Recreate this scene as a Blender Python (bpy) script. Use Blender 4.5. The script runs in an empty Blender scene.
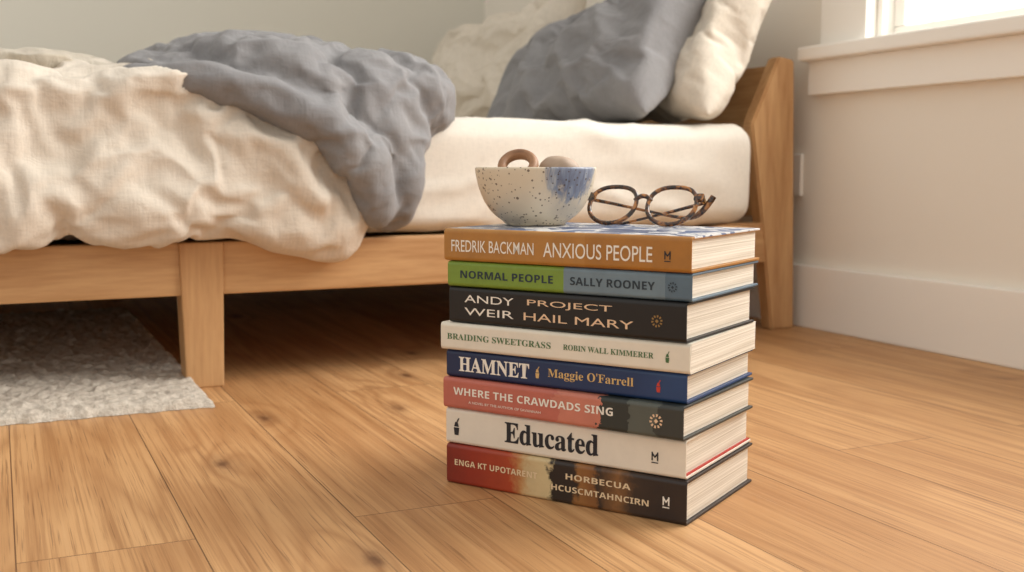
import bpy, bmesh, math, random, time
from mathutils import Vector, Matrix, noise, Euler
from mathutils.bvhtree import BVHTree
random.seed(4)
D=bpy.data; C=bpy.context
def lin(c):
    return tuple((v/255/12.92 if v/255<=.04045 else ((v/255+.055)/1.055)**2.4) for v in c)+(1.0,)
# ------------------------------------------------------------ material helpers
class NB:
    def __init__(s,name):
        s.m=D.materials.new(name); s.m.use_nodes=True; s.nt=s.m.node_tree
        s.b=s.nt.nodes['Principled BSDF']; s.tc=None
    def n(s,t,**kw):
        nd=s.nt.nodes.new(t)
        for k,v in kw.items(): setattr(nd,k,v)
        return nd
    def l(s,a,b): s.nt.links.new(a,b)
    def obj(s):
        if not s.tc: s.tc=s.n('ShaderNodeTexCoord')
        return s.tc.outputs['Object']
    def mapping(s,scale=(1,1,1),rot=(0,0,0),loc=(0,0,0),src=None):
        mp=s.n('ShaderNodeMapping'); mp.inputs['Scale'].default_value=scale; mp.inputs['Rotation'].default_value=rot; mp.inputs['Location'].default_value=loc
        s.l(src or s.obj(),mp.inputs['Vector']); return mp.outputs[0]
    def noise(s,vec,scale=5,detail=4,rough=.5,dist=0):
        nd=s.n('ShaderNodeTexNoise'); nd.inputs['Scale'].default_value=scale; nd.inputs['Detail'].default_value=detail
        nd.inputs['Roughness'].default_value=rough; nd.inputs['Distortion'].default_value=dist
        s.l(vec,nd.inputs['Vector']); return nd.outputs['Fac']
    def ramp(s,fac,stops,interp='LINEAR'):
        r=s.n('ShaderNodeValToRGB'); r.color_ramp.interpolation=interp; e=r.color_ramp.elements
        while len(e)>1: e.remove(e[-1])
        e[0].position=stops[0][0]; e[0].color=stops[0][1]
        for p,c in stops[1:]:
            x=e.new(p); x.color=c
        s.l(fac,r.inputs[0]); return r.outputs['Color']
    def math(s,op,a,b=None,c=None):
        m=s.n('ShaderNodeMath',operation=op)
        for i,v in enumerate((a,b,c)):
            if v is None: continue
            if isinstance(v,(int,float)): m.inputs[i].default_value=v
            else: s.l(v,m.inputs[i])
        return m.outputs[0]
    def mix(s,fac,a,b,mode='MIX'):
        m=s.n('ShaderNodeMix',data_type='RGBA',blend_type=mode)
        for i,v in ((0,fac),(6,a),(7,b)):
            if isinstance(v,(int,float,tuple)): m.inputs[i].default_value=v
            else: s.l(v,m.inputs[i])
        return m.outputs[2]
    def bump(s,h,strength=.3,dist=.002,prev=None):
        b=s.n('ShaderNodeBump'); b.inputs['Strength'].default_value=strength; b.inputs['Distance'].default_value=dist
        s.l(h,b.inputs['Height'])
        if prev: s.l(prev,b.inputs['Normal'])
        s.l(b.outputs[0],s.b.inputs['Normal']); return b.outputs[0]
    def col(s,c):
        if isinstance(c,tuple): s.b.inputs['Base Color'].default_value=c
        else: s.l(c,s.b.inputs['Base Color'])
    def rough(s,r):
        if isinstance(r,(int,float)): s.b.inputs['Roughness'].default_value=r
        else: s.l(r,s.b.inputs['Roughness'])
G=lambda v:(v,v,v,1)
def plain(name,c,r=.6,metal=0):
    m=NB(name); m.col(lin(c)); m.rough(r); m.b.inputs['Metallic'].default_value=metal
    n=m.noise(m.obj(),400,2); m.bump(n,.05,.0005); return m.m
def wall_mat(name,c):
    m=NB(name); n=m.noise(m.obj(),3,3); a=lin(c); b=tuple(v*.97 for v in a[:3])+(1,)
    m.col(m.mix(n,a,b)); m.rough(.75); m.bump(m.noise(m.obj(),220,3),.12,.001); return m.m
def fabric(name,c,c2,weave=300,crink=46,cs=.16,sheen=.08,wstr=.45):
    m=NB(name)
    n=m.noise(m.obj(),9,5,.6)
    w1=m.noise(m.mapping((weave,weave*.12,weave*.12)),1,2,.6); w2=m.noise(m.mapping((weave*.12,weave,weave)),1,2,.6)
    wv=m.math('ADD',w1,w2)
    base=m.mix(m.ramp(n,[(.3,G(0)),(.7,G(1))]),lin(c),lin(c2))
    m.col(m.mix(m.ramp(m.math('MULTIPLY',wv,.5),[(.38,G(.26)),(.56,G(0))]),base,tuple(v*.66 for v in lin(c)[:3])+(1,)))
    m.rough(.95); m.b.inputs['Sheen Weight'].default_value=sheen
    b1=m.bump(wv,wstr,.0010)
    cn=m.noise(m.obj(),crink,3,.5,.8); rid=m.math('ABSOLUTE',m.math('SUBTRACT',cn,.5))
    m.bump(rid,cs,.010,b1)
    return m.m
def oak(name,axis='X',c1=(206,164,116),c2=(176,130,84)):
    m=NB(name); sc={'X':(1.2,14,14),'Y':(14,1.2,14),'Z':(14,14,1.2)}[axis]
    v=m.mapping(sc); n=m.noise(v,1.2,4,.5,.4)
    ring=m.math('PINGPONG',m.math('MULTIPLY',n,9),1)
    sc2=tuple(s*14 for s in sc); f=m.noise(m.mapping(sc2),1,4,.6)
    base=m.ramp(ring,[(0,lin(c1)),(.7,lin(tuple((a+b)/2 for a,b in zip(c1,c2)))),(1,lin(c2))])
    base=m.mix(.35,base,m.ramp(f,[(.35,lin(c2)),(.6,lin(c1))]))
    m.col(base); m.rough(.5); m.bump(f,.15,.001); return m.m
def floor_mat():
    m=NB('oak_floor_planks')
    sep=m.n('ShaderNodeSeparateXYZ'); m.l(m.obj(),sep.inputs[0])
    cmb=m.n('ShaderNodeCombineXYZ'); m.l(sep.outputs['Y'],cmb.inputs[0]); m.l(sep.outputs['X'],cmb.inputs[1])
    b=m.n('ShaderNodeTexBrick'); b.offset=.37; b.offset_frequency=2; b.squash=1
    for k,v in (('Color1',G(0)),('Color2',G(1)),('Mortar',G(.5)),('Scale',1.0),('Mortar Size',.0007),('Mortar Smooth',.5),('Bias',0),('Brick Width',1.35),('Row Height',.127)):
        b.inputs[k].default_value=v
    m.l(cmb.outputs[0],b.inputs['Vector'])
    rnd=b.outputs['Color']; fac=b.outputs['Fac']
    off=m.n('ShaderNodeVectorMath',operation='MULTIPLY'); m.l(rnd,off.inputs[0]); off.inputs[1].default_value=(37,91,13)
    add=m.n('ShaderNodeVectorMath',operation='ADD'); m.l(m.obj(),add.inputs[0]); m.l(off.outputs[0],add.inputs[1])
    src=add.outputs[0]
    kv=m.n('ShaderNodeTexVoronoi'); kv.voronoi_dimensions='2D'; kv.inputs['Scale'].default_value=1; kv.inputs['Randomness'].default_value=1
    m.l(m.mapping((5.6,2.6,1),src=src),kv.inputs['Vector'])
    kn=m.noise(m.mapping((70,40,1),src=src),1,3,.6)
    gate=m.ramp(m.noise(m.mapping((3.1,1.5,1),src=src),1,1),[(.49,G(0)),(.54,G(1))])
    kdist=m.math('ADD',kv.outputs['Distance'],m.math('MULTIPLY',m.math('SUBTRACT',kn,.5),.07))
    bend=m.math('MULTIPLY',m.ramp(kv.outputs['Distance'],[(0,G(1)),(.25,G(0))]),gate)
    wob=m.noise(m.mapping((26,4,1),src=src),1,3,.6)
    n=m.noise(m.mapping((6,.5,1),src=src),1.3,2,.45,.35)
    ring=m.math('PINGPONG',m.math('ADD',m.math('ADD',m.math('MULTIPLY',n,20),m.math('MULTIPLY',wob,.9)),m.math('MULTIPLY',bend,3)),1)
    fine=m.noise(m.mapping((260,2.6,1),src=src),1,5,.7)
    pores=m.noise(m.mapping((620,9,1),src=src),1,2,.5)
    blot=m.noise(m.mapping((5,2,1),src=src),1.5,3,.5)
    base=m.mix(rnd,lin((212,166,116)),lin((186,138,90)))
    base=m.mix(m.ramp(ring,[(.35,G(0)),(.92,G(.42)),(1,G(.5))]),base,lin((158,108,64)))
    base=m.mix(m.ramp(fine,[(.40,G(.5)),(.52,G(0))]),base,lin((154,106,64)))
    base=m.mix(m.ramp(fine,[(.55,G(0)),(.7,G(.3))]),base,lin((222,182,136)))
    base=m.mix(m.ramp(blot,[(.3,G(.5)),(.52,G(0))]),base,lin((168,118,72)))
    base=m.mix(m.ramp(pores,[(.30,G(.6)),(.40,G(0))]),base,lin((120,80,48)))
    kf=m.math('MULTIPLY',m.ramp(kdist,[(.01,G(.85)),(.035,G(.5)),(.06,G(.22)),(.14,G(.0))]),gate)
    base=m.mix(kf,base,lin((92,56,34)))
    base=m.mix(m.math('MULTIPLY',fac,.8),base,lin((90,58,34)))
    m.col(base)
    m.rough(m.math('ADD',m.math('MULTIPLY',fine,.2),.40))
    b1=m.bump(m.math('SUBTRACT',1,fac),.4,.0010)
    m.bump(fine,.15,.001,b1); m.b.inputs['Specular IOR Level'].default_value=.35
    return m.m
# ------------------------------------------------------------ geometry helpers
def link(o,parent=None):
    C.collection.objects.link(o)
    if parent: o.parent=parent
    return o
def empty(name,loc=(0,0,0),rot=(0,0,0)):
    o=D.objects.new(name,None); o.empty_display_size=.05; o.location=loc; o.rotation_euler=rot; return link(o)
def mesh_obj(name,verts,faces,mat,parent=None,smooth=False):
    me=D.meshes.new(name); me.from_pydata([tuple(v) for v in verts],[],faces); me.update()
    if mat: me.materials.append(mat)
    if smooth:
        for p in me.polygons: p.use_smooth=True
    return link(D.objects.new(name,me),parent)
def box(name,x0,x1,y0,y1,z0,z1,mat,parent=None,bev=.002,seg=2):
    bm=bmesh.new(); bmesh.ops.create_cube(bm,size=1)
    for v in bm.verts:
        v.co=Vector(((x0+x1)/2+v.co.x*(x1-x0),(y0+y1)/2+v.co.y*(y1-y0),(z0+z1)/2+v.co.z*(z1-z0)))
    if bev: bmesh.ops.bevel(bm,geom=bm.edges[:],offset=bev,segments=seg,affect='EDGES',profile=.6)
    me=D.meshes.new(name); bm.to_mesh(me); bm.free(); me.materials.append(mat)
    return link(D.objects.new(name,me),parent)
def prism(name,poly,axis,a0,a1,mat,parent=None,bev=.002):
    def P(p,a): return (a,p[0],p[1]) if axis=='X' else (p[0],a,p[1])
    n=len(poly); vs=[P(p,a0) for p in poly]+[P(p,a1) for p in poly]
    bm=bmesh.new(); bv=[bm.verts.new(v) for v in vs]
    bm.faces.new(bv[:n][::-1]); bm.faces.new(bv[n:])
    for i in range(n): bm.faces.new((bv[i],bv[(i+1)%n],bv[n+(i+1)%n],bv[n+i]))
    bmesh.ops.recalc_face_normals(bm,faces=bm.faces)
    if bev: bmesh.ops.bevel(bm,geom=bm.edges[:],offset=bev,segments=2,affect='EDGES')
    me=D.meshes.new(name); bm.to_mesh(me); bm.free(); me.materials.append(mat)
    return link(D.objects.new(name,me),parent)
def apply_mods(o):
    dg=C.evaluated_depsgraph_get(); dg.update(); ev=o.evaluated_get(dg); me=D.meshes.new_from_object(ev)
    mats=[m for m in o.data.materials]; o.modifiers.clear(); o.data=me
    if not me.materials:
        for m in mats: me.materials.append(m)
    return o
def ellipsoid(bm,c,r,rot=(0,0,0)):
    M=Matrix.Translation(c)@Euler(rot).to_matrix().to_4x4()@Matrix.Diagonal((*r,1))
    bmesh.ops.create_icosphere(bm,subdivisions=4,radius=1,matrix=M)
def capsule(bm,pts,rads):
    for i in range(len(pts)-1):
        a,b=Vector(pts[i]),Vector(pts[i+1]); n=max(2,int((b-a).length/.012))
        for k in range(n+1):
            t=k/n; r=rads[i]*(1-t)+rads[i+1]*t
            bmesh.ops.create_icosphere(bm,subdivisions=2,radius=r,matrix=Matrix.Translation(a.lerp(b,t)))
def bbox(bm,x0,x1,y0,y1,z0,z1,bev=0,seg=4):
    r=bmesh.ops.create_cube(bm,size=1)
    for v in r['verts']:
        v.co=Vector(((x0+x1)/2+v.co.x*(x1-x0),(y0+y1)/2+v.co.y*(y1-y0),(z0+z1)/2+v.co.z*(z1-z0)))
    if bev:
        es=list({e for v in r['verts'] for e in v.link_edges}); bmesh.ops.bevel(bm,geom=es,offset=bev,segments=seg,affect='EDGES',profile=.5)
def rd(p): return 1-min(1,abs(noise.noise(p))*2.2)
def fine_crumple(me,amp):
    ns=[v.normal.copy() for v in me.vertices]
    for v,n in zip(me.vertices,ns):
        q=v.co+noise.noise_vector(v.co*10)*.03
        v.co=v.co+n*amp*(rd(q*15)**4+.5*rd(q*31+Vector((3,1,2)))**4-.25)
def cloth_wrinkle(o,frames=22,shrink=-.05,pin=.10,bend=.02,stiff=5,pressure=0,pinfn=None,quality=5,subs=1,grav=0,fine=.0012):
    """buckle the fabric naturally: grow the cloth a little while it is softly held to its shape"""
    src=o.data
    if pin or pinfn:
        vg=o.vertex_groups.new(name='hold')
        if pinfn:
            for v in src.vertices: vg.add([v.index],pinfn(v.co),'REPLACE')
        else: vg.add(range(len(src.vertices)),pin,'REPLACE')
    md=o.modifiers.new('c','CLOTH'); s=md.settings
    s.quality=quality; s.mass=.2; s.tension_stiffness=stiff; s.compression_stiffness=stiff; s.shear_stiffness=stiff/2; s.bending_stiffness=bend
    s.tension_damping=1; s.compression_damping=1; s.shear_damping=1; s.bending_damping=.1; s.air_damping=1
    if pin or pinfn: s.vertex_group_mass='hold'
    s.shrink_min=shrink; s.shrink_max=shrink; s.effector_weights.gravity=grav
    if pressure: s.use_pressure=True; s.uniform_pressure_force=pressure
    md.collision_settings.use_collision=False
    md.point_cache.frame_start=1; md.point_cache.frame_end=frames+2
    sc=C.scene
    for f in range(1,frames+1): sc.frame_set(f)
    if subs:
        m=o.modifiers.new('s','SUBSURF'); m.levels=subs; m.render_levels=subs
    apply_mods(o)
    sc.frame_set(1)
    if fine: fine_crumple(o.data,fine)
    for p in o.data.polygons: p.use_smooth=True
    return o
def blobs(name,bm,mat,voxel=.009,smooth=12,parent=None,disp=None,deform=None,cloth=None):
    me=D.meshes.new(name); bm.to_mesh(me); bm.free(); me.materials.append(mat)
    o=link(D.objects.new(name,me),parent)
    r=o.modifiers.new('r','REMESH'); r.mode='VOXEL'; r.voxel_size=voxel
    s=o.modifiers.new('s','SMOOTH'); s.iterations=smooth; s.factor=.5
    apply_mods(o); me=o.data
    if deform:
        for v in me.vertices: v.co=deform(v.co.copy())
    if disp:
        ns=[v.normal.copy() for v in me.vertices]
        for v,n in zip(me.vertices,ns): v.co=v.co+n*disp(v.co)
    for p in me.polygons: p.use_smooth=True
    me.update()
    if cloth: cloth_wrinkle(o,**cloth)
    return o
def wrinkle(amp=1.0,f=1.0,stretch=(1,1,1),seed=0):
    sx,sy,sz=stretch; so=Vector((seed*7.3,seed*3.1,seed*5.7))
    def fn(p):
        q=Vector((p.x*sx,p.y*sy,p.z*sz))+so
        w=noise.noise_vector(q*4)*.07
        q2=q+w
        h=.006*rd(q2*6*f)**2+.0025*rd(q2*13*f+Vector((9,2,4)))**3
        h+=.008*noise.noise(q*3.5*f)
        return amp*(h-.003)
    return fn
def tube(name,pts,r,mat,parent,cyclic=False,flat=None,res=6):
    cu=D.curves.new(name,'CURVE'); cu.dimensions='3D'; cu.bevel_depth=r; cu.bevel_resolution=4; cu.resolution_u=res; cu.use_fill_caps=True
    sp=cu.splines.new('NURBS'); sp.points.add(len(pts)-1)
    for i,p in enumerate(pts):
        sp.points[i].co=(*p[:3],1)
        if len(p)>3: sp.points[i].radius=p[3]
    sp.use_cyclic_u=cyclic; sp.use_endpoint_u=not cyclic; sp.order_u=3
    cu.materials.append(mat); o=D.objects.new(name,cu); link(o,parent); return o

# ------------------------------------------------------------ room
M_wallR=wall_mat('warm_white_paint',(242,236,225)); M_wallB=wall_mat('offwhite_paint',(220,217,206))
M_trim=plain('white_trim_paint',(248,245,238),.45)
box('floor',-2.6,1.32,-1.6,3.02,-.05,0,floor_mat(),bev=0)
bm=bmesh.new(); WY0,WY1,WZ0,WZ1=.22,1.415,.495,1.62
for y0,y1,z0,z1 in ((-1.6,WY0,-.05,2.4),(WY1,3.02,-.05,2.4),(WY0,WY1,-.05,WZ0),(WY0,WY1,WZ1,2.4)):
    bbox(bm,1.32,1.44,y0,y1,z0,z1)
me=D.meshes.new('wall_right'); bm.to_mesh(me); bm.free(); me.materials.append(M_wallR); link(D.objects.new('wall_right',me))
box('wall_back',-2.6,1.44,3.02,3.14,-.05,2.4,M_wallB,bev=0)
box('baseboard_right',1.304,1.32,-1.6,3.02,0,.112,M_trim,bev=.003)
box('baseboard_back',-2.6,1.304,3.004,3.02,0,.112,M_trim,bev=.003)
win=empty('window_1')
box('apron',1.298,1.3195,WY0-.14,WY1+.14,.412,.470,M_trim,win,.002)
box('sill',1.276,1.3195,WY0-.145,WY1+.145,.470,.494,M_trim,win,.004)
box('casing_left',1.297,1.3195,WY1,WY1+.11,.494,WZ1+.1,M_trim,win,.002)
box('casing_right',1.297,1.3195,WY0-.11,WY0,.494,WZ1+.1,M_trim,win,.002)
box('casing_head',1.297,1.3195,WY0,WY1,WZ1,WZ1+.1,M_trim,win,.002)
for n,a in (('jamb_l',(WY1-.012,WY1-.0005,WZ0+.0005,WZ1)),('jamb_r',(WY0+.0005,WY0+.012,WZ0+.0005,WZ1))):
    box(n,1.3205,1.43,a[0],a[1],a[2],a[3],M_trim,win,.001)
box('sash_bottom',1.345,1.385,WY0+.012,WY1-.012,WZ0,WZ0+.020,M_trim,win,.003)
box('sash_top',1.345,1.385,WY0+.012,WY1-.012,WZ1-.04,WZ1,M_trim,win,.003)
box('sash_left',1.345,1.385,WY1-.036,WY1-.012,WZ0+.02,WZ1-.04,M_trim,win,.003)
box('sash_right',1.345,1.385,WY0+.012,WY0+.036,WZ0+.02,WZ1-.04,M_trim,win,.003)
box('wall_outlet',1.3125,1.3195,1.585,1.625,.235,.31,M_trim,None,.002)

# ------------------------------------------------------------ bed
M_oakX=oak('oak_wood_x','X'); M_oakY=oak('oak_wood_y','Y'); M_oakZ=oak('oak_wood_z','Z')
bed=empty('bed_frame')
YF=1.455; YB=2.90; XL=-1.05
box('rail_front',XL+.02,1.105,YF,YF+.028,.121,.190,M_oakX,bed,.003)
box('rail_end_block',1.075,1.105,YF+.029,1.585,.121,.190,M_oakY,bed,.002)
box('rail_headboard_link',1.1055,1.231,1.557,1.585,.121,.190,M_oakX,bed,.002)
box('rail_back',XL+.02,1.235,YB-.028,YB,.121,.190,M_oakX,bed,.003)
box('rail_foot',XL,XL+.028,YF+.001,YB,.121,.190,M_oakY,bed,.003)
box('slat_deck',XL+.03,1.07,YF+.029,YB-.029,.172,.186,M_oakX,bed,.002)
box('center_beam',XL+.03,1.215,2.16,2.19,.13,.171,M_oakX,bed,.002)
for i,(lx,ly) in enumerate(((.207,YF-.006),(XL-.004,YF-.006),(.207,YB-.045),(XL-.004,YB-.045))):
    t=.056; b=.048; vs=[]
    for z,w in ((0,b),(.118,t-.003),(.190,t)):
        c=lx+t/2; d=w*.9
        vs+= [(c-w/2,ly,z),(c+w/2,ly,z),(c+w/2,ly+d,z),(c-w/2,ly+d,z)]
    fs=[(3,2,1,0),(8,9,10,11)]
    for k in (0,4):
        for j in range(4): fs.append((k+j,k+(j+1)%4,k+4+(j+1)%4,k+4+j))
    o=mesh_obj('leg_%d'%(i+1),vs,fs,M_oakZ,bed)
    bv=o.modifiers.new('b','BEVEL'); bv.width=.002; bv.segments=2
prof=[(1.232,0),(1.282,0),(1.268,.472),(1.234,.477),(1.180,.36),(1.205,.2)]
prism('headboard_side',prof,'Y',1.555,1.585,M_oakZ,bed,.003)
prism('headboard_side_far',prof,'Y',2.80,2.83,M_oakZ,bed,.003)
prism('headboard_panel',[(1.212,.2),(1.228,.2),(1.260,.462),(1.244,.465)],'Y',1.586,2.799,M_oakY,bed,.002)

M_sheet=fabric('cream_sheet_cotton',(230,224,213),(225,217,205),700,12,.08,.1,.12)
M_cream=fabric('natural_linen',(222,212,198),(213,202,187))
M_gray=fabric('grey_linen',(143,142,143),(128,127,129))
M_pil=fabric('beige_linen_pillow',(222,213,199),(213,203,187))
# mattress
bm=bmesh.new(); bbox(bm,XL+.03,1.150,1.492,2.88,.1905,.357,.035,5)
def msd(p):
    w=noise.noise_vector(p*5)*.05; q=p+w
    h=.006*rd(Vector((q.x*4.2+q.z*5,q.y*3,q.z*11)))**3
    h+=.0022*rd(Vector((q.x*9-q.z*9,q.y*9,q.z*16)))**3
    return h-.002
blobs('mattress',bm,M_sheet,.009,3,None,msd)
def sstep(a,b,x):
    t=max(0,min(1,(x-a)/(b-a))); return t*t*(3-2*t)
# duvet (cream shell)
duv=empty('duvet')
bm=bmesh.new()
bbox(bm,-1.12,.52,1.432,2.86,.364,.408,.02,4)
bbox(bm,-1.10,.44,1.405,1.488,.19,.401,.035,5)
ellipsoid(bm,(.41,1.447,.27),(.07,.04,.09))
for i in range(9):
    x=-1.0+i*.165
    ellipsoid(bm,(x,1.43+random.uniform(-.004,.006),.26+random.uniform(-.02,.03)),(.13,.042,.085),(0,random.uniform(-.6,.6),0))
    ellipsoid(bm,(x+.05,1.50+random.random()*.2,.391),(.16,.13,.03))
capsule(bm,[(.16,1.425,.378),(.27,1.405,.340),(.35,1.398,.30),(.39,1.398,.255)],[.014,.020,.022,.018])
def hem(p):
    if p.z<.36 and p.y<1.5:
        hz=.200-.006*sstep(-.1,.15,p.x)-.034*sstep(.15,.40,p.x)
        k=(.36-hz)/(.36-.180); p.z=.36-(.36-p.z)*k
        p.y+= -.014*sstep(.30,.18,p.z)
    return p
cream=blobs('cream_cover',bm,M_cream,.0105,5,duv,wrinkle(.7,1.0,(1,.8,.7),1),hem,
      cloth=dict(frames=24,shrink=-.10,pinfn=lambda p:.09 if p.y<1.9 else .3,bend=.015))
# grey lining bunch
bm=bmesh.new()
ellipsoid(bm,(.38,1.72,.415),(.20,.28,.066),(0,.12,.1))
ellipsoid(bm,(.43,1.78,.436),(.12,.20,.052),(0,.25,.3))
ellipsoid(bm,(.28,1.58,.404),(.14,.15,.036),(0,.1,0))
ellipsoid(bm,(.38,1.52,.398),(.15,.12,.056),(0,.3,0))
ellipsoid(bm,(.475,1.47,.350),(.09,.065,.10),(0,-.4,0))
ellipsoid(bm,(.540,1.56,.378),(.09,.13,.076))
ellipsoid(bm,(.500,1.455,.285),(.045,.045,.09),(0,.1,0))
ellipsoid(bm,(.36,2.2,.395),(.20,.4,.04))
capsule(bm,[(.16,1.44,.400),(.24,1.418,.392),(.31,1.400,.368),(.39,1.391,.332),(.44,1.394,.285),(.46,1.408,.225)],[.014,.024,.029,.032,.030,.022])
grey=blobs('grey_lining',bm,M_gray,.009,6,duv,wrinkle(1.0,1.0,(1,.8,1),3),
      cloth=dict(frames=24,shrink=-.095,pin=.085,bend=.016))
# tuck the cream cover under the grey lining
bv=BVHTree.FromPolygons([v.co for v in grey.data.vertices],[tuple(p.vertices) for p in grey.data.polygons])
PX=[.14,.20,.24,.31,.39,.44,.47]; PZ=[.420,.402,.392,.372,.336,.290,.22]
def pathz(x):
    if x<=PX[0]: return 9
    for i in range(len(PX)-1):
        if x<=PX[i+1]:
            t=(x-PX[i])/(PX[i+1]-PX[i]); return PZ[i]*(1-t)+PZ[i+1]*t
    return 0
for v in cream.data.vertices:
    if v.co.x<.05 or v.co.x>.75: continue
    loc,nr,ix,d=bv.find_nearest(v.co,.07)
    if loc is None: continue
    s=(v.co-loc).dot(nr)
    lim=.045 if (v.co.z>pathz(v.co.x)+.004) else .003
    if -.014<s<lim: v.co=loc-nr*.014
# knit throw
M_knit=fabric('cream_knit',(206,197,182),(188,177,160),160,50,.4)
bm=bmesh.new()
bbox(bm,-.75,.17,1.54,2.1,.400,.424,.01,3)
for i in range(12): ellipsoid(bm,(-.66+i*.070,1.60+random.random()*.25,.425+random.random()*.008),(.08,.10,.015),(0,0,random.random()))
blobs('knit_throw_blanket',bm,M_knit,.010,4,None,wrinkle(.8,1.6,(1,1,1),5),cloth=dict(frames=16,shrink=-.06,pin=.12,bend=.02))
# pillows
def pillow(name,w,h,T,mat,loc,rot,seed,pinch=.05,**kw):
    N=68; vs=[];idx={}
    so=Vector((seed*3.3,seed*1.7,seed*2.1))
    for s in (1,-1):
        for i in range(N+1):
            for j in range(N+1):
                if s==-1 and (i in (0,N) or j in (0,N)): idx[(s,i,j)]=idx[(1,i,j)]; continue
                u=-1+2*i/N; v=-1+2*j/N
                x=w/2*u*(1-pinch*(1-v*v)); y=h/2*v*(1-pinch*(1-u*u))
                e2=max(0,(1-u**4)*(1-v**4))
                z=s*T/2*e2**.55+s*.014*noise.noise(Vector((x*12,y*12,s))+so)*min(1,e2*4)
                idx[(s,i,j)]=len(vs); vs.append((x,y,z))
    fs=[]
    for s in (1,-1):
        for i in range(N):
            for j in range(N):
                f=[idx[(s,i,j)],idx[(s,i+1,j)],idx[(s,i+1,j+1)],idx[(s,i,j+1)]]
                fs.append(f if s==1 else f[::-1])
    o=mesh_obj(name,vs,fs,mat,None,True)
    a=dict(frames=24,shrink=-.06,pin=.06,bend=.035,pressure=.05,fine=.001); a.update(kw)
    cloth_wrinkle(o,**a)
    o.location=loc; o.rotation_euler=rot; return o
def prot(lean,yaw,roll):
    B=Matrix(((0,0,-1),(-1,0,0),(0,1,0)))
    R=Matrix.Rotation(yaw,3,'Z')@Matrix.Rotation(lean,3,'Y')@B@Matrix.Rotation(roll,3,'Z')
    return R.to_euler()
r=math.radians
pillow('pillow',.50,.30,.13,M_pil,(1.125,1.735,.496),prot(r(27),r(-4),r(2)),1)
pillow('pillow',.64,.34,.14,M_pil,(1.09,2.46,.508),prot(r(24),r(4),r(5)),2)
pillow('pillow',.50,.285,.14,M_gray,(.985,1.79,.462),prot(r(34),r(4),r(10)),3)

# rug
M_rug=NB('wool_rug'); 
rn=M_rug.noise(M_rug.obj(),120,4,.7); rn2=M_rug.noise(M_rug.obj(),40,3)
M_rug.col(M_rug.mix(M_rug.math('MULTIPLY',rn2,.7),M_rug.ramp(rn,[(.32,lin((156,146,133))),(.58,lin((212,203,190)))]),lin((200,190,176)))); M_rug.rough(1)
M_rug.bump(rn,.8,.005); M_rug=M_rug.m
vs=[];fs=[];NX,NY=420,240
for i in range(NX+1):
    for j in range(NY+1):
        x=-1.1+1.325*i/NX; y=1.325+.95*j/NY
        ed=min(i,NX-i,j,NY-j); z=.013*min(1,(ed/3)**.5)+ (.005*noise.noise(Vector((x*95,y*95,0)))+.003*noise.noise(Vector((x*34,y*34,3))))*(1 if ed>0 else 0)
        x+=.004*noise.noise(Vector((x*80,y*80,7))); y+=.005*noise.noise(Vector((x*70,y*70,9)))
        vs.append((x,y,max(.0005,z)))
for i in range(NX):
    for j in range(NY):
        a=i*(NY+1)+j; fs.append((a,a+NY+1,a+NY+2,a+1))
mesh_obj('area_rug',vs,fs,M_rug,None,True)

# ------------------------------------------------------------ books
L0=Vector((.3595,.913)); ANG=math.atan2(-.8437,.537)
M_page=NB('book_pages'); pn=M_page.noise(M_page.mapping((3,3,900)),1,3,.6)
M_page.col(M_page.ramp(pn,[(.3,lin((200,190,172))),(.62,lin((244,238,225)))])); M_page.rough(.85); M_page.bump(pn,.4,.0006); M_page=M_page.m
def jacket(name,stops,L,distort=.0,nscale=60,interp='CONSTANT',rough=.38,vary=.16,topcol=None):
    m=NB(name); sep=m.n('ShaderNodeSeparateXYZ'); m.l(m.obj(),sep.inputs[0])
    q=m.math('DIVIDE',sep.outputs['X'],L)
    if distort:
        q=m.math('ADD',q,m.math('MULTIPLY',m.math('SUBTRACT',m.noise(m.obj(),nscale,5,.65),.5),distort))
    c=m.ramp(q,[(p,lin(cc)) for p,cc in stops],interp)
    n=m.noise(m.obj(),55,6,.65)
    c=m.mix(m.math('MULTIPLY',m.ramp(n,[(.3,G(0)),(.75,G(1))]),vary),c,G(.02))
    if topcol:
        n2=m.noise(m.obj(),28,2,.5,1.0)
        tc=m.ramp(n2,[(0,lin(topcol[0])),(.42,lin(topcol[1])),(.55,lin(topcol[2]))],'CONSTANT')
        mask=m.math('GREATER_THAN',sep.outputs['Z'],topcol[3])
        mask=m.math('MULTIPLY',mask,m.math('GREATER_THAN',sep.outputs['Y'],.006))
        c=m.mix(mask,c,tc)
    m.col(c); m.rough(rough); m.bump(m.noise(m.obj(),900,2),.05,.0003); return m.m
def cover(L,W,T,tb,mat,parent,name='cover',rr=.0035):
    P=[(W,0)]
    rr=min(rr,T*.3)
    for k in range(7):
        a=math.pi/2*k/6; P.append((rr-rr*math.sin(a),rr-rr*math.cos(a)))
    for k in range(7):
        a=math.pi/2*k/6; P.append((rr-rr*math.cos(a),T-rr+rr*math.sin(a)))
    sp=.0016
    P+=[(W,T),(W,T-tb),(sp,T-tb),(sp,tb),(W,tb)]
    o=prism(name,P,'X',0,L,mat,parent,0)
    bv=o.modifiers.new('b','BEVEL'); bv.width=.0006; bv.segments=2; bv.limit_method='ANGLE'; bv.angle_limit=.8
    return o
def mf(s,A,a):
    o=''
    for ch in s:
        if 'A'<=ch<='Z': o+=chr(A+ord(ch)-65)
        elif 'a'<=ch<='z': o+=chr(a+ord(ch)-97)
        else: o+=ch
    return o
sb=lambda s: mf(s,0x1D400,0x1D41A)   # serif bold glyphs
ss=lambda s: mf(s,0x1D5D4,0x1D5EE)   # sans bold glyphs
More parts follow.
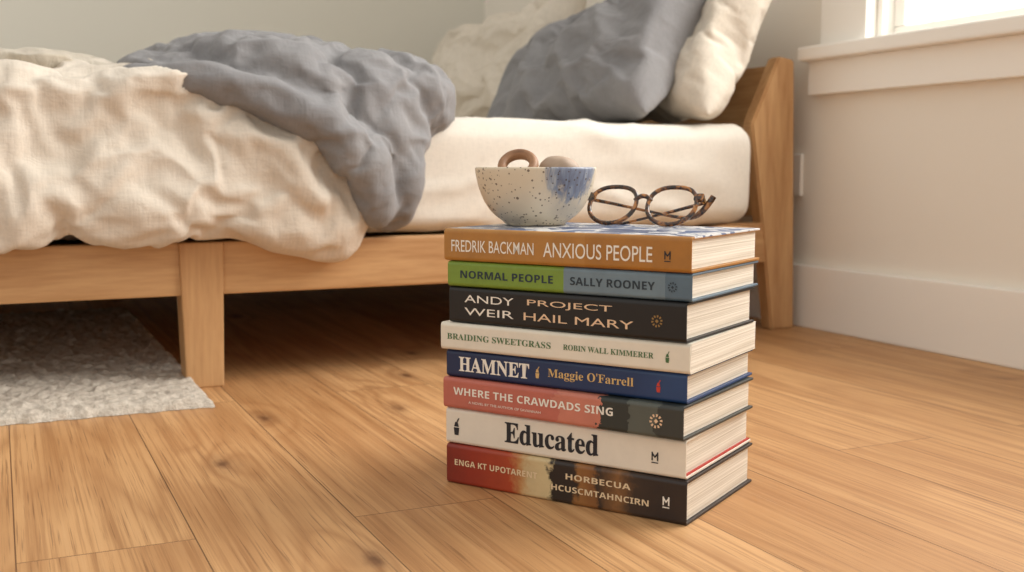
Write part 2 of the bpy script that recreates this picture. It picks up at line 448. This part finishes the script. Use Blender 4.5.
def text(body,q0,q1,L,zc,h,mat,parent,bold=0.0,sp=1.0):
    cu=D.curves.new('t','FONT'); cu.body=body; cu.size=1; cu.offset=bold; cu.space_character=sp; cu.resolution_u=4
    o=D.objects.new('spine_text',cu); link(o)
    dg=C.evaluated_depsgraph_get(); dg.update(); me=D.meshes.new_from_object(o.evaluated_get(dg)); D.objects.remove(o)
    xs=[v.co.x for v in me.vertices]; ys=[v.co.y for v in me.vertices]
    if not xs: return
    ax,bx,ay,by=min(xs),max(xs),min(ys),max(ys)
    for v in me.vertices:
        v.co=Vector(((q0+(q1-q0)*(v.co.x-ax)/(bx-ax))*L, -.00035, zc+h*((v.co.y-ay)/(by-ay)-.5)))
    me.materials.clear(); me.materials.append(mat)
    return link(D.objects.new('spine_text',me),parent)
def logo(q,L,zc,s,mat,parent,kind=0):
    x=q*L; vs=[];fs=[]
    def quad(a,b,c,d):
        k=len(vs); vs.extend([(x+p[0]*s,-.00035,zc+p[1]*s) for p in (a,b,c,d)]); fs.append((k,k+1,k+2,k+3))
    if kind==0:
        quad((-.5,-.6),(-.3,-.6),(-.3,.6),(-.5,.6)); quad((.3,-.6),(.5,-.6),(.5,.6),(.3,.6)); quad((-.3,.1),(.0,-.25),(.0,.05),(-.3,.45)); quad((.0,-.25),(.3,.1),(.3,.45),(.0,.05)); quad((-.5,-.95),(.5,-.95),(.5,-.8),(-.5,-.8))
    elif kind==1:
        for k in range(10):
            a=k*math.pi/5; b=a+.33
            quad((.55*math.cos(a),.55*math.sin(a)),(.9*math.cos(a),.9*math.sin(a)),(.9*math.cos(b),.9*math.sin(b)),(.55*math.cos(b),.55*math.sin(b)))
        quad((-.3,0),(0,-.3),(.3,0),(0,.3))
    else:
        quad((-.25,-.9),(.25,-.9),(.35,-.1),(-.35,-.1)); quad((-.3,.0),(.3,.0),(.15,.5),(-.15,.5)); quad((.0,.5),(.15,.5),(.4,.95),(.2,.9))
    mesh_obj('spine_logo',vs,fs,mat,parent)
W_=plain('ink_white',(240,236,226),.5); K_=plain('ink_black',(30,32,40),.5); GR_=plain('ink_green',(74,112,70),.5)
GD_=plain('ink_gold',(214,180,120),.4); PE_=plain('ink_peach',(232,200,166),.5); RD_=plain('ink_red',(196,62,48),.5); CR_=plain('ink_cream',(228,206,170),.5); SL_=plain('ink_slate',(34,50,62),.5)
DG_=plain('ink_dull_gold',(150,118,66),.4)
Z=0.0
def book(kind,T,L,W,tb,dx,dy,dr,mat):
    global Z
    e=empty(kind); xd=Vector((.537,-.8437)); yd=Vector((.8437,.537)); p=L0+xd*dx+yd*dy
    e.location=(p.x,p.y,Z); e.rotation_euler=(0,0,ANG+math.radians(dr))
    cover(L,W,T,tb,mat,e)
    ov=.003 if tb>.001 else .0003
    box('pages',ov,L-ov,.0017,W-(.004 if tb>.001 else .0005),tb+.0001,T-tb-.0001,M_page,e,.0004)
    Z+=T+.0004; return e
def T8():
    L=.235; m=jacket('jacket_painted_red',[(0,(128,40,28)),(.12,(152,48,30)),(.29,(176,70,38)),(.33,(196,142,88)),(.37,(210,186,140)),(.45,(216,196,150)),(.465,(40,32,28)),(.56,(44,34,30)),(.58,(152,104,56)),(.64,(138,90,48)),(.66,(52,40,34)),(.74,(138,96,56)),(.80,(60,46,38)),(.9,(44,34,32))],L,.13,70,'LINEAR')
    e=book('hardcover_book',.0365,L,.150,.0024,.0005,0,.3,m)
    text(ss('ENGA KT UPOTARENT'),.04,.41,L,.0205,.0055,CR_,e); text(ss('HORBECUA'),.53,.79,L,.0245,.0052,CR_,e); text(ss('HCUSCMTAHNCIRN'),.47,.86,L,.0135,.0052,CR_,e); logo(.925,L,.018,.006,W_,e,0)
def T7():
    L=.234; m=jacket('jacket_cream',[(0,(234,227,213))],L,vary=.08)
    e=book('hardcover_book',.0325,L,.150,.0022,-.0005,.001,.6,m)
    text(sb('Educated'),.27,.665,L,.0175,.0185,K_,e,.01); logo(.05,L,.016,.0085,K_,e,2); logo(.885,L,.016,.006,K_,e,0)
    box('red_endpaper',.001,L-.001,.0018,.1492,.0022,.0034,RDM,e,0)
def T6():
    L=.236; m=jacket('jacket_coral_forest',[(0,(196,110,94)),(.50,(206,128,108)),(.675,(46,52,50)),(.80,(88,94,88)),(.9,(56,60,58))],L,.16,60)
    e=book('hardcover_book',.028,L,.150,.0022,-.002,-.001,-.8,m)
    text(ss('WHERE THE CRAWDADS SING'),.05,.735,L,.0165,.0068,W_,e); text('A NOVEL BY THE AUTHOR OF SAVANNAH',.12,.44,L,.0075,.0022,W_,e); logo(.90,L,.014,.0065,PE_,e,1)
def T5():
    L=.233; m=jacket('jacket_navy',[(0,(22,42,82)),(.8,(28,56,100)),(.93,(34,68,116))],L,.06,40,'LINEAR')
    e=book('hardcover_book',.0245,L,.151,.0022,0,.0015,.6,m)
    text(sb('HAMNET'),.06,.375,L,.0125,.0135,W_,e,.01); text(sb('Maggie O')+"'"+sb('Farrell'),.455,.80,L,.0125,.0095,GD_,e); logo(.41,L,.0125,.0055,GD_,e,2); logo(.895,L,.0125,.0055,RD_,e,2)
def T4():
    L=.240; m=jacket('paper_cream_cover',[(0,(234,228,213))],L,vary=.08)
    e=book('paperback_book',.0245,L,.152,.0004,-.0035,-.002,.7,m)
    text(sb('BRAIDING SWEETGRASS'),.03,.475,L,.0125,.0055,GR_,e); text(sb('ROBIN WALL KIMMERER'),.525,.87,L,.0125,.0048,GR_,e); logo(.92,L,.0125,.005,GR_,e,2)
def T3():
    L=.230; m=jacket('jacket_black',[(0,(20,19,20))],L,vary=.05)
    e=book('hardcover_book',.032,L,.147,.0022,.004,.0005,-.5,m)
    text('ANDY',.075,.30,L,.0222,.0066,W_,e); text('WEIR',.075,.30,L,.0108,.0066,W_,e)
    text('PROJECT',.36,.715,L,.0222,.0066,PE_,e); text('HAIL MARY',.345,.80,L,.0108,.0066,PE_,e); logo(.89,L,.016,.0055,DG_,e,1)
def T2():
    L=.234; m=jacket('jacket_green_blue',[(0,(124,154,56)),(.505,(116,138,152)),(.9,(92,116,134))],L,vary=.2)
    e=book('hardcover_book',.0225,L,.150,.0020,.003,0,.3,m)
    text(ss('NORMAL PEOPLE'),.06,.465,L,.0112,.0068,SL_,e); text(ss('SALLY ROONEY'),.535,.865,L,.0112,.0068,SL_,e); logo(.93,L,.0112,.0045,SL_,e,1)
def T1():
    L=.237; m=jacket('jacket_ochre',[(0,(182,128,58)),(.6,(176,120,48))],L,0,40,vary=.22,topcol=((70,84,116),(206,206,206),(84,102,138),.027))
    e=book('hardcover_book',.0285,L,.152,.0024,0,-.001,0,m)
    text('FREDRIK BACKMAN',.035,.395,L,.0135,.0105,W_,e,.004); text('ANXIOUS PEOPLE',.435,.86,L,.0135,.0125,W_,e,.004); logo(.915,L,.0135,.0055,K_,e,0)
RDM=plain('red_board',(176,44,36),.5)
T8();T7();T6();T5();T4();T3();T2();T1()
ZT=Z-.0004
xd=Vector((.537,-.8437,0)); yd=Vector((.8437,.537,0)); L3=Vector((L0.x,L0.y,0))
# ------------------------------------------------------------ bowl
def lathe(name,prof,mat,parent=None,seg=96):
    vs=[];fs=[];n=len(prof)
    for i in range(seg):
        a=2*math.pi*i/seg
        for r_,z in prof: vs.append((r_*math.cos(a),r_*math.sin(a),z))
    for i in range(seg):
        for j in range(n-1):
            a=i*n+j; b=((i+1)%seg)*n+j; fs.append((a,b,b+1,a+1))
    o=mesh_obj(name,vs,fs,mat,parent,True)
    bm=bmesh.new(); bm.from_mesh(o.data); bmesh.ops.remove_doubles(bm,verts=bm.verts,dist=1e-6); bmesh.ops.recalc_face_normals(bm,faces=bm.faces); bm.to_mesh(o.data); bm.free()
    return o
m=NB('speckled_stoneware')
sep=m.n('ShaderNodeSeparateXYZ'); m.l(m.obj(),sep.inputs[0])
dt=m.n('ShaderNodeVectorMath',operation='DOT_PRODUCT'); m.l(m.obj(),dt.inputs[0]); dt.inputs[1].default_value=(.24,-.971,0)
str_=m.noise(m.mapping((160,160,28)),1,4,.6,.6)
mk=m.math('ADD',dt.outputs['Value'],m.math('MULTIPLY',m.math('SUBTRACT',str_,.5),.018))
mk=m.ramp(mk,[(.0465,G(0)),(.0500,G(1))])
hz=m.math('ADD',sep.outputs['Z'],m.math('MULTIPLY',m.math('SUBTRACT',str_,.5),.04)); mk2=m.ramp(hz,[(.008,G(0)),(.022,G(1))])
mk=m.math('MULTIPLY',mk,mk2)
base=m.mix(m.noise(m.obj(),40,3),lin((228,216,194)),lin((212,199,175)))
blue=m.ramp(str_,[(.35,lin((48,66,106))),(.55,lin((92,114,148))),(.7,lin((168,174,180)))])
base=m.mix(m.math('MULTIPLY',mk,.85),base,blue)
for sc,th in ((230,.19),(120,.15)):
    v=m.n('ShaderNodeTexVoronoi'); v.inputs['Scale'].default_value=sc; m.l(m.obj(),v.inputs['Vector'])
    sz=m.math('MULTIPLY',m.noise(m.obj(),60,2),th*2)
    base=m.mix(m.math('MULTIPLY',m.math('LESS_THAN',v.outputs['Distance'],sz),.8),base,lin((78,58,42)))
m.col(base); m.rough(.35)
pr=[(0,.0015),(.022,.0015),(.024,0),(.028,0),(.0292,.003),(.0345,.006),(.0420,.0125),(.0485,.022),(.0530,.033),(.0556,.044),(.0568,.0515),(.0566,.0532),(.0555,.0542),(.0542,.0533),(.0535,.0505),(.0520,.042),(.0488,.032),(.0435,.0215),(.036,.012),(.025,.0075),(0,.006)]
BW=L3+xd*.040+yd*.090
bowl=lathe('ceramic_bowl',pr,m.m); bowl.location=(BW.x,BW.y,ZT+.0002)
sub=bowl.modifiers.new('s','SUBSURF'); sub.levels=1; sub.render_levels=1
M_wood=NB('turned_wood'); wn=M_wood.noise(M_wood.mapping((40,40,260)),1,4,.6); M_wood.col(M_wood.ramp(wn,[(.3,lin((124,88,62))),(.65,lin((168,126,92)))])); M_wood.rough(.55); M_wood=M_wood.m
M_peb=NB('warm_pebble'); pnn=M_peb.noise(M_peb.obj(),90,4); M_peb.col(M_peb.mix(pnn,lin((184,162,142)),lin((156,134,116)))); M_peb.rough(.6); M_peb=M_peb.m
camr=Vector((.9063,-.4226,0)); camf=Vector((.4226,.9063,0))
R1,r1=.0148,.0044; vs=[];fs=[];A,B=64,20
for i in range(A):
    for j in range(B):
        a=2*math.pi*i/A;b=2*math.pi*j/B; vs.append(((R1+r1*math.cos(b))*math.cos(a),(R1+r1*math.cos(b))*math.sin(a),1.25*r1*math.sin(b)))
for i in range(A):
    for j in range(B):
        fs.append((i*B+j,((i+1)%A)*B+j,((i+1)%A)*B+(j+1)%B,i*B+(j+1)%B))
p=BW-camr*.0165-camf*.008
ring=mesh_obj('wooden_ring',vs,fs,M_wood,None,True); ring.location=(p.x,p.y,ZT+.0555)
ring.rotation_euler=Euler((r(44),r(-12),r(-25)))
def pebble(cx,cy,cz,rx,ry,rz,rot,mat=None):
    bm=bmesh.new(); bmesh.ops.create_icosphere(bm,subdivisions=4,radius=1)
    for v in bm.verts:
        k=1+.08*noise.noise(v.co*1.3+Vector((cx*99,0,0))); v.co=Vector((v.co.x*rx*k,v.co.y*ry*k,v.co.z*rz*k))
    me=D.meshes.new('pebble'); bm.to_mesh(me); bm.free(); me.materials.append(mat or M_peb)
    for q in me.polygons:q.use_smooth=True
    o=link(D.objects.new('pebble',me)); pp=BW+camr*cx+camf*cy; o.location=(pp.x,pp.y,ZT+cz); o.rotation_euler=rot
pebble(.022,.002,.0535,.0185,.014,.0115,(0,.1,-.4))
pebble(.012,-.006,.035,.02,.017,.012,(0,0,.2)); pebble(-.014,.002,.033,.019,.018,.013,(0,0,.9)); pebble(.0,.0,.018,.02,.02,.01,(0,0,0))
# ------------------------------------------------------------ glasses
m=NB('tortoiseshell'); tn=m.noise(m.obj(),130,3,.5,.8)
m.col(m.ramp(tn,[(.42,lin((40,24,15))),(.52,lin((92,54,28))),(.62,lin((176,116,58)))])); m.rough(.12); m.b.inputs['Coat Weight'].default_value=.5; M_tort=m.m
m=NB('lens_glass'); m.b.inputs['Transmission Weight'].default_value=1; m.rough(0); m.b.inputs['IOR'].default_value=1.08; m.col(G(1)); M_lens=m.m
M_met=plain('hinge_metal',(190,160,110),.3,1)
gl=empty('eyeglasses'); gp=L3+xd*.1305+yd*.118; tilt=r(36)
gl.location=(gp.x,gp.y,ZT+.0003); 
gl.rotation_euler=(Matrix.Rotation(ANG+r(4),3,'Z')@Matrix.Rotation(r(90)-tilt,3,'X')).to_euler()
RL=.0218; RT=.0021
for sx,nm in ((-1,'left'),(1,'right')):
    cx=sx*.0292
    sq=lambda c: math.copysign(abs(c)**.80,c)
    pts=[]
    for k in range(36):
        a=2*math.pi*k/36; ca,sa=math.cos(a),math.sin(a)
        if sa>0: px,py=sq(ca)*1.07,sq(sa)*.90
        else: px,py=math.copysign(abs(ca)**.95,ca)*1.07,sa*.98
        pts.append((cx+RL*px,RL+RT+RL*py,0))
    tube('rim_'+nm,pts,RT,M_tort,gl,True)
    vs=[(cx,RL+RT,.0006),(cx,RL+RT,-.0004)]; fs=[];n=36
    for k in range(n):
        vs.append((cx+(pts[k][0]-cx)*.985,RL+RT+(pts[k][1]-RL-RT)*.985,.0003)); vs.append((vs[-1][0],vs[-1][1],-.0006))
    for k in range(n):
        a=2+2*k;b=2+2*((k+1)%n); fs+=[(0,a,b),(1,b+1,a+1),(a,a+1,b+1,b)]
    mesh_obj('lens_'+nm,vs,fs,M_lens,gl)
    box('end_piece_'+nm,*sorted((sx*.0490,sx*.0580)),.029,.0360,-.003,.0020,M_tort,gl,.001)
    box('hinge_'+nm,*sorted((sx*.0550,sx*.0578)),.031,.0350,-.008,-.003,M_met,gl,.0005)
tube('bridge',[(-.0080,.028,0),(-.005,.0315,.001),(0,.0328,.0014),(.005,.0315,.001),(.0080,.028,0)],.0022,M_tort,gl)
tube('temple_1',[(-.0570,.034,-.008,1),(-.043,.033,-.010,1),(.0,.025,-.012,.7),(.036,.018,-.013,.9),(.050,.019,-.012,1.5),(.0585,.027,-.009,1.8),(.0645,.038,-.006,1.7)],.0017,M_tort,gl)
tube('temple_2',[(.0570,.034,-.010,1),(.043,.032,-.014,1),(.0,.020,-.017,.7),(-.04,.009,-.018,.9),(-.050,.006,-.018,1.3),(-.058,.004,-.016,1.4)],.0017,M_tort,gl)
# ------------------------------------------------------------ light
w=D.worlds.new('World'); C.scene.world=w; w.use_nodes=True; nt=w.node_tree; bg=nt.nodes['Background']
tc=nt.nodes.new('ShaderNodeTexCoord'); sp=nt.nodes.new('ShaderNodeSeparateXYZ'); nt.links.new(tc.outputs['Generated'],sp.inputs[0])
rp=nt.nodes.new('ShaderNodeValToRGB'); nt.links.new(sp.outputs['X'],rp.inputs[0])
rp.color_ramp.elements[0].position=.05; rp.color_ramp.elements[0].color=(.84,.80,.74,1); rp.color_ramp.elements[1].position=.6; rp.color_ramp.elements[1].color=(1.75,1.74,1.70,1)
nt.links.new(rp.outputs[0],bg.inputs[0]); bg.inputs[1].default_value=1.0
def area(name,loc,target,sx,sy,power,col):
    l=D.lights.new(name,'AREA'); l.shape='RECTANGLE'; l.size=sx; l.size_y=sy; l.energy=power; l.color=col
    o=D.objects.new(name,l); o.location=loc; o.rotation_euler=(Vector(target)-Vector(loc)).to_track_quat('-Z','Y').to_euler(); link(o)
area('window_daylight',(2.0,.80,1.30),(.4,1.1,.1),1.4,1.4,56,(1,.965,.91))
# ------------------------------------------------------------ camera
cam=D.cameras.new('camera'); co=D.objects.new('camera',cam); link(co)
cam.sensor_width=36; cam.lens=1100/1024*36; co.location=(0,0,.285)
co.rotation_euler=(math.radians(90-6.12),0,math.radians(-25))
cam.dof.use_dof=True; cam.dof.focus_distance=.95; cam.dof.aperture_fstop=8; cam.clip_start=.01
C.scene.camera=co
C.scene.view_settings.view_transform='Standard'
